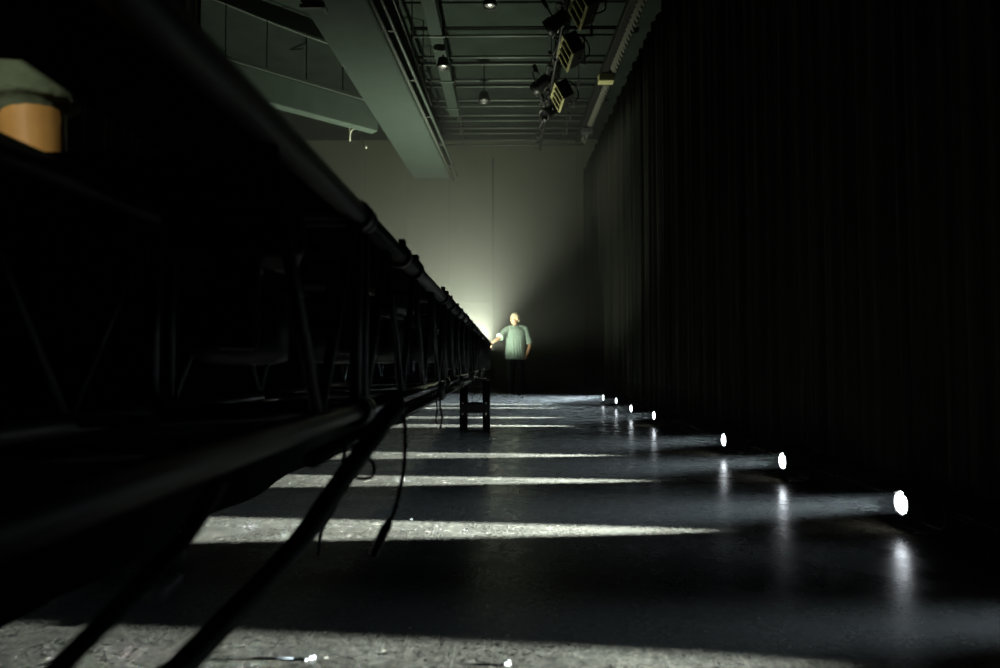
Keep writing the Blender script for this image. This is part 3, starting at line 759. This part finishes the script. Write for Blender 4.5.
def person_near():
    """somebody standing close behind the truss; only a sleeve and bare upper arm show"""
    yy = 1.34
    top = at(0, 50, yy); arm_e = at(44, 100, yy)
    x0 = top.x - .10
    r = tag(empty('person', (x0, yy, 0)), 'person in a dark green tee shirt, only sleeve and bare arm showing', 'person')
    o = V((x0, yy, 0)); W = lambda px, py, dy=0.0: at(px, py, yy + dy) - o
    sh = W(32, 101, 0); el = W(42, 262, .0); wr = el + V((-.05, -.05, -.24))
    zt = sh.z
    def ln(z): return max(0.0, min(1.0, (zt - z) / (zt - .9))) * .45
    body = [('s', [(V((-.06, ln(z), z)), a, c) for z, a, c in ((.90, .15, .105), (1.1, .145, .10), (1.28, .165, .112), (zt, .16, .10))] + [(V((-.07, .0, zt+.05)), .09, .075), (V((-.07, 0, zt+.09)), .055, .055)])]
    hc = V((-.07, .0, zt + .25)); hp, HP, HR = head_prims(hc, math.radians(-20), 0)
    body += [limb([V((-.07, 0, zt+.06)), hc + V((0, .0, -.08))], [.056, .053])] + hp
    body += [limb([sh, el], [.061, .047]), limb([el, wr], [.045, .028])] + hand_prims(wr, wr - el, (-1, 0, 0), (0, 1, 0), .6)
    shl = V((-.26, 0, zt)); ell = shl + V((-.06, .05, -.28)); wrl = ell + V((.05, .16, -.17))
    body += [limb([shl, ell], [.055, .043]), limb([ell, wrl], [.041, .027])] + hand_prims(wrl, wrl - ell, (0, 0, -1), (1, 0, 0), .5)
    legs = []
    for sx in (-1, 1):
        hip = V((-.06 + sx*.085, .45, .90)); knee = V((-.06 + sx*.09, .60, .49)); ank = V((-.06 + sx*.095, .86, .085)); legs.append((hip, knee, ank, sx))
        body += [limb([hip, knee], [.088, .058]), limb([knee, ank], [.056, .038]), limb([ank, ank + V((.03*sx, -.06, -.045)), ank + V((.04*sx, -.15, -.055))], [.038, .036, .028])]
    eyes = [HP(.030, -.083, .004), HP(-.030, -.083, .004)]
    to_obj('body', body, [M['skin2'], M['eye']], r, .0075, paint=[lambda c: any((c - e).length < .013 for e in eyes)])
    to_obj('hair', [('e', HP(0, .02, .034), (.085, .1, .094), HR)], M['hair2'], r, .008, cuts=[(HP(0, -.045, .045), HR @ V((0, -1, -.9)))], smooth=1)
    d = (el - sh).normalized(); hem = sh + d*.004
    to_obj('tee_shirt', [('s', [(V((-.06, ln(.82), .82)), .20, .14), (V((-.06, ln(1.1), 1.1)), .19, .132), (V((-.06, ln(1.28), 1.28)), .195, .135), (V((-.06, 0, zt+.01)), .185, .12), (V((-.07, 0, zt+.07)), .10, .085), (V((-.07, 0, zt+.085)), .075, .07)]),
              ('c', [V((-.12, 0, zt+.032)), sh + V((-.004, 0, .008))], [.068, .072]), ('t', [sh + V((0, 0, .03)), hem + d*.004], [.070, .083]), ('t', [hem - d*.010, hem + d*.008], [.084, .087]), ('c', [V((-.14, 0, zt+.005)), shl], [.068, .066]), ('t', [shl, shl.lerp(ell, .5)], [.064, .074])], M['shirt2'], r, .008)
    tp = [('s', [(V((-.06, .47, .80)), .168, .115), (V((-.06, .45, .90)), .172, .118), (V((-.06, .38, 1.0)), .165, .115)])]
    for hip, knee, ank, sx in legs: tp += [('c', [hip, knee], [.098, .076]), ('t', [knee, ank + V((0, 0, -.03))], [.076, .066])]
    to_obj('trousers', tp, M['trouser'], r, .011)
    for hip, knee, ank, sx in legs:
        to_obj('shoe', [('c', [ank + V((0, .03, -.045)), ank + V((.03*sx, -.06, -.047)), ank + V((.04*sx, -.15, -.052))], [.042, .043, .036])], M['shoe'], r, .008, cuts=[((0, 0, .0015), (0, 0, -1))])
    return r.location + sh
near_arm = person_near()

# ------------------------------------------------------------------ the hidden flood lamp by the far person
lp = V((-.46, 12.80, .97))
root = tag(empty('flood_lamp', (lp.x, lp.y, 0)), 'bright upturned flood lamp on a stand hidden behind the truss end', 'lamp')
b = B()
for a in range(3):
    t = a*2*PI/3 + .3; tube(b, [(0, 0, .42), (.34*math.cos(t), .34*math.sin(t), .02)], .012, 8)
tube(b, [(0, 0, .15), (0, 0, lp.z - .16)], .017, 10); obj('lamp_stand', b, M['black'], root)
b = B(); lathe(b, [(.03, -.14), (.09, -.13), (.12, -.05), (.125, .0), (.118, .0), (.11, -.04), (.07, -.09)], 'Z', 28, (0, 0, lp.z)); obj('lamp_housing', b, M['black'], root)
b = B(); lathe(b, [(.001, -.025), (.06, -.028), (.113, -.03)], 'Z', 28, (0, 0, lp.z)); obj('lamp_glass', b, M['lens_warm'], root)
b = B(); box(b, (.06, .11, lp.z - .05), (.02, .1, .03), bevel=.006); obj('lamp_handle', b, M['plastic'], root)
for nm, en, aim_, size, blend in (('flood_beam', 2000, (-.41, .26, .82), 146, 1.0), ('flood_spill', 105, (.1, .3, 1), 172, .3)):
    ld = bpy.data.lights.new(nm, 'SPOT'); ld.energy = en; ld.color = (.93, 1.0, .755); ld.spot_size = math.radians(size); ld.spot_blend = blend; ld.shadow_soft_size = .05
    lo = bpy.data.objects.new(nm, ld); C.objects.link(lo); lo.location = lp
    lo.rotation_euler = V(aim_).to_track_quat('-Z', 'Y').to_euler()

# small lamp added out of view behind the camera's left to light the near arm
wp = V((-1.02, -1.25, 1.9))
root = tag(empty('added_arm_lamp', (wp.x, wp.y, 0)), 'small warm added lamp on a thin stand, lighting the near arm', 'lamp')
b = B()
for a in range(3):
    t = a*2*PI/3; tube(b, [(0, 0, .4), (.3*math.cos(t), .3*math.sin(t), .015)], .01, 8)
tube(b, [(0, 0, .1), (0, 0, wp.z - .05)], .013, 10); obj('stand_pole', b, M['black'], root)
aim = (near_arm + V((0, 0, -.03)) - wp).normalized()
b = B(); lathe(b, [(.02, .12), (.035, .1), (.05, .0), (.046, .0), (.03, .09)], 'Z', 20); o = obj('lamp_shade', b, M['black'], root)
o.location = (0, 0, wp.z); o.rotation_euler = aim.to_track_quat('-Z', 'Y').to_euler()
ld = bpy.data.lights.new('added_arm_beam', 'SPOT'); ld.energy = 150; ld.color = (1, .86, .62); ld.spot_size = math.radians(13); ld.spot_blend = .6; ld.shadow_soft_size = .03
lo = bpy.data.objects.new('added_arm_beam', ld); C.objects.link(lo); lo.location = wp + aim*.02; lo.rotation_euler = aim.to_track_quat('-Z', 'Y').to_euler()

# ------------------------------------------------------------------ rendering look
vsx = S.view_settings
vsx.view_transform = 'Standard'; vsx.look = 'None'; vsx.exposure = 0.0; vsx.gamma = 1.0; vsx.use_curve_mapping = False
cy = S.cycles
cy.max_bounces = 6; cy.diffuse_bounces = 3; cy.glossy_bounces = 3; cy.volume_bounces = 0
cy.use_denoising = True; cy.sample_clamp_indirect = 6.0
cy.caustics_reflective = False; cy.caustics_refractive = False
